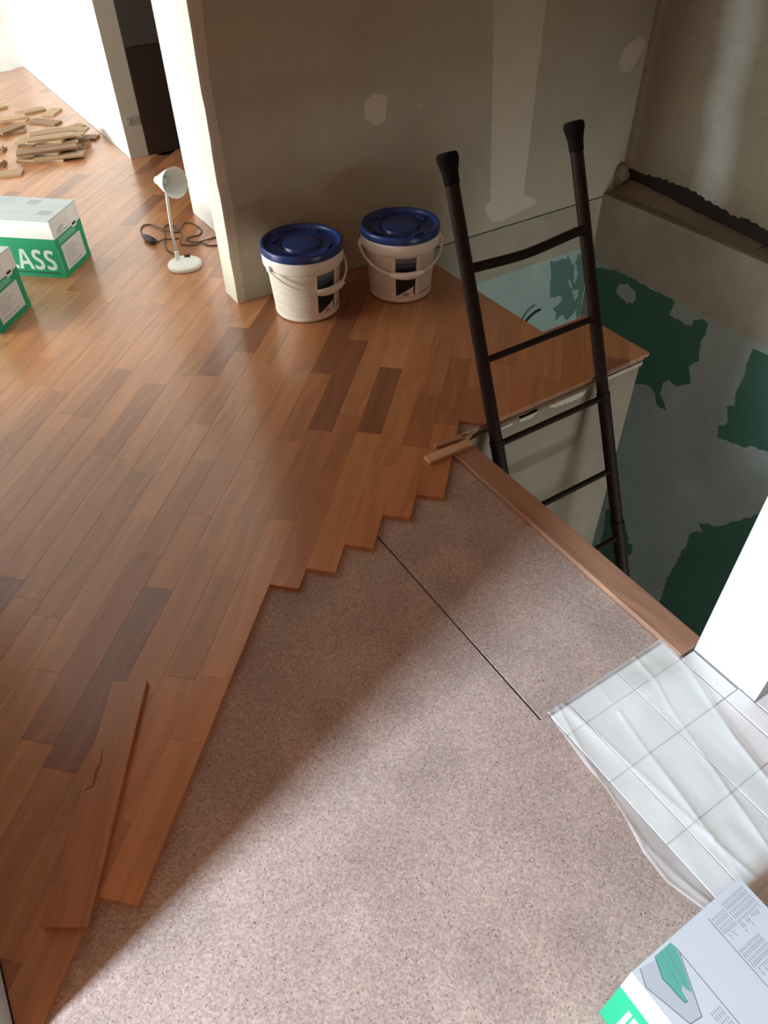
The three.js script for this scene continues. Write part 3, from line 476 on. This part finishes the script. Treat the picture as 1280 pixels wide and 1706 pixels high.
// ------------------------------------------------------------------ plastic sheet on the tiles
{
  const L = [[-0.549, 0.77], [-0.494, 0.764], [-0.408, 0.754], [-0.353, 0.752], [-0.278, 0.738], [-0.211, 0.72], [-0.146, 0.716], [-0.082, 0.733], [0, 0.75], [0.6, 0.76]], R = [[-0.549, 1.155], [-0.503, 1.154], [-0.453, 1.144], [-0.358, 1.114], [-0.271, 1.085], [-0.178, 1.068], [0, 1.04], [0.6, 1.03]];
  const ip = (a, z) => { let i = 0; while (i < a.length - 2 && a[i + 1][0] < z) i++; const t = (z - a[i][0]) / (a[i + 1][0] - a[i][0]); return a[i][1] + (a[i + 1][1] - a[i][1]) * Math.max(0, Math.min(1, t)); };
  const nu = 90, nv = 180, pos = [], idx = [], ridge = (d, w, h) => h * Math.exp(-Math.abs(d) / w);
  for (let j = 0; j <= nv; j++) for (let i = 0; i <= nu; i++) {
    const t = i / nu, z = -0.549 + 1.1 * j / nv, x0 = ip(L, z), x1 = ip(R, z), x = x0 + (x1 - x0) * t, d0 = (x - x0), d1 = (x1 - x);
    let y = -0.0115 + 0.004 * vnoise(x * 14 + 40, z * 7 + 40, 256, 256, 17) + 0.003 * vnoise(x * 40 + 40, z * 16 + 40, 256, 256, 19);
    y += ridge(d1 - 0.012, 0.006, 0.006) + ridge(d0 - 0.004, 0.006, 0.004) + ridge(x - 0.775 - 0.04 * Math.sin(z * 7), 0.007, 0.004) + ridge(z + 0.535, 0.008, 0.004);
    y += ridge(x - (0.905 - (z + 0.453) * 0.16), 0.006, 0.005) * (z > -0.46 && z < -0.15 ? 1 : 0.25) + ridge(x - (0.86 + 0.1 * (z + 0.1)), 0.006, 0.005) + ridge(x - 0.99 + 0.25 * (z + 0.3), 0.006, 0.004);
    const bump = Math.exp(-(((x - 1.0) / 0.09) ** 2 + ((z + 0.47) / 0.045) ** 2)); y += 0.018 * bump;
    pos.push(x, y, z);
  }
  for (let j = 0; j < nv; j++) for (let i = 0; i < nu; i++) { const a = j * (nu + 1) + i; idx.push(a, a + nu + 1, a + 1, a + 1, a + nu + 1, a + nu + 2); }
  const g = new THREE.BufferGeometry(); g.setAttribute('position', new THREE.Float32BufferAttribute(pos, 3)); g.setIndex(idx); g.computeVertexNormals();
  tag(mesh('plastic_sheet', g, new THREE.MeshPhysicalMaterial({ color: lin(0.92, 0.94, 0.92), transmission: 0.72, thickness: 0, roughness: 0.2, ior: 1.5, side: THREE.DoubleSide })), 'crumpled translucent plastic sheet lying over the white tiles', 'plastic sheet');
}

// ------------------------------------------------------------------ loose wood
const woodPiece = (L, W, H, k) => prism([[-L / 2, -W / 2], [L / 2, -W / 2 + k], [L / 2, W / 2], [-L / 2, W / 2 - k]], 0, H, 0.001, (x, z) => [x + 7.3 * L, z + 3.1 * W]);
{
  const o = tag(mesh('loose_plank', woodPiece(0.53, 0.084, 0.014, 0), plankTone[4]), 'brown loose plank lying askew on top of the parquet near the left corner', 'plank');
  o.position.set(-0.152, 0.0008, -0.925); o.rotation.y = Math.atan2(0.43, 0.262); o.rotation.z = 0;
  const kn = mesh('dark_knot', plate(jag([[-0.1, 0.006], [-0.03, 0.012], [0.03, 0.004], [0.085, 0.008], [0.10, -0.012], [0.112, -0.02], [0.104, -0.006], [0.09, 0.016], [0.03, 0.016], [-0.03, 0.02]], 0.0015, 0.01), 0.0004).rotateX(-Math.PI / 2), mat(0.17, 0.075, 0.038, 0.6), o); kn.rotation.y = Math.PI; kn.position.set(0.05, 0.0141, -0.026); kn.scale.set(0.5, 1, 0.6);
  const s = tag(mesh('wood_offcut', woodPiece(0.17, 0.038, 0.011, 0.004), M.offcutPale), 'short pale wood strip lying across the far end of the opening trim', 'wood offcut'); s.position.set(1.136, 0.0015, -1.428); s.rotation.y = -0.02;
  const s2 = tag(mesh('wood_offcut', woodPiece(0.10, 0.02, 0.008, 0.003), M.nosing), 'thin reddish wood sliver just behind the short pale strip', 'wood offcut'); s2.position.set(1.165, 0.0015, -1.47); s2.rotation.y = -0.1;
  const c = new THREE.PlaneGeometry(0.07, 0.04, 10, 6), a = c.attributes.position; for (let i = 0; i < a.count; i++) a.setZ(i, 0.014 * vnoise(a.getX(i) * 70 + 9, a.getY(i) * 70 + 9, 64, 64, 3)); c.computeVertexNormals(); c.rotateX(-Math.PI / 2); c.rotateY(0.5);
  const sc = tag(mesh('plastic_scrap', c, mat(0.62, 0.45, 0.42, 0.5)), 'torn pinkish wrapper scrap in the gap behind the ladder foot of the platform', 'scrap'); sc.userData.label = 'torn pinkish scrap in the gap at the platform corner beside the ladder'; sc.position.set(1.265, -0.034, -1.50);
}
{
  const tones = [[0.36, 0.25, 0.15], [0.30, 0.19, 0.10], [0.44, 0.31, 0.19], [0.24, 0.145, 0.08]].map(([r, g, b]) => mat(r, g, b, 0.6, { map: woodMap }));
  const piece = (x, y, z, L, W, turn, label, grp) => { const o = mesh('parquet_offcut', woodPiece(L, W, 0.0135, 0), tones[Math.floor(rnd() * 4)]); o.position.set(x, y, z); o.rotation.y = turn; tag(o, label, 'wood offcut', grp); };
  const heap = 'short parquet offcut in the heap beside the white room wall', strew = 'stray parquet offcut strewn on the floor left of the heap';
  for (let layer = 0; layer < 6; layer++) {
    const n = [5, 5, 4, 4, 3, 2][layer], turn = -0.55 + rr(-0.12, 0.12) + (layer % 2 ? 0.35 : 0), c = Math.cos(turn), s = Math.sin(turn), ox = rr(-0.05, 0.05), oz = rr(-0.04, 0.04);
    for (let k = 0; k < n; k++) { const b = (k - (n - 1) / 2) * 0.098, a = rr(-0.07, 0.07); piece(0.86 + ox + a * c + b * s, 0.0008 + layer * 0.0152, -5.22 + oz - a * s + b * c, rr(0.22, 0.36), 0.083, turn, layer === 5 ? (k ? 'parquet offcut on the very top of the heap, nearer the white wall' : 'parquet offcut on the very top of the heap, farther from the white wall') : heap, layer === 5 ? undefined : 'offcuts in the heap'); }
  }
  for (const [x, z, L, t] of [[0.49, -5.42, 0.24, -0.5], [0.70, -5.72, 0.2, -0.3], [0.52, -5.78, 0.22, -0.8], [0.78, -5.98, 0.2, -0.5], [0.60, -6.1, 0.16, 0.2], [0.95, -5.8, 0.22, -0.9], [0.93, -6.12, 0.2, 0.1], [0.42, -5.62, 0.18, -0.3], [0.44, -5.14, 0.22, -0.45], [0.50, -4.92, 0.2, -0.4], [1.06, -5.55, 0.18, 0.3], [0.74, -6.35, 0.14, 0.4], [1.05, -6.0, 0.15, 0.9]]) piece(x, 0.0008, z, L, 0.083, t, strew, 'offcuts strewn round the heap');
  for (const [x, z, t] of [[0.50, -5.41, -0.2], [0.71, -5.73, 0.5], [0.77, -5.97, -0.1], [0.45, -5.14, -0.75]]) piece(x, 0.0155, z, 0.19, 0.083, t, strew, 'offcuts strewn round the heap');
}

// ------------------------------------------------------------------ wires
tag(mesh('cable_end', tube([[2.63, -0.64, -2.735], [2.64, -0.615, -2.705], [2.665, -0.575, -2.69], [2.70, -0.553, -2.685], [2.73, -0.545, -2.68]], 0.0075, 24, 10), M.black), 'black cable end sticking out of the pale green shaft wall', 'cable');
tag(mesh('wall_cable', tube([[1.262, 0.16, -7.505], [1.25, 0.212, -7.485], [1.262, 0.25, -7.475], [1.275, 0.29, -7.475], [1.277, 0.33, -7.48], [1.277, 0.37, -7.505]].map(([x, y, z]) => [x - 0.18, y + 0.1, z]), 0.009, 24, 8), mat(0.03, 0.09, 0.09, 0.6)), 'dark cable loop hanging on the far white wall of the bright room', 'cable');

scene.traverse((o) => { if (o.isMesh) { o.castShadow = true; o.receiveShadow = true; } });
renderer.render(scene, camera);
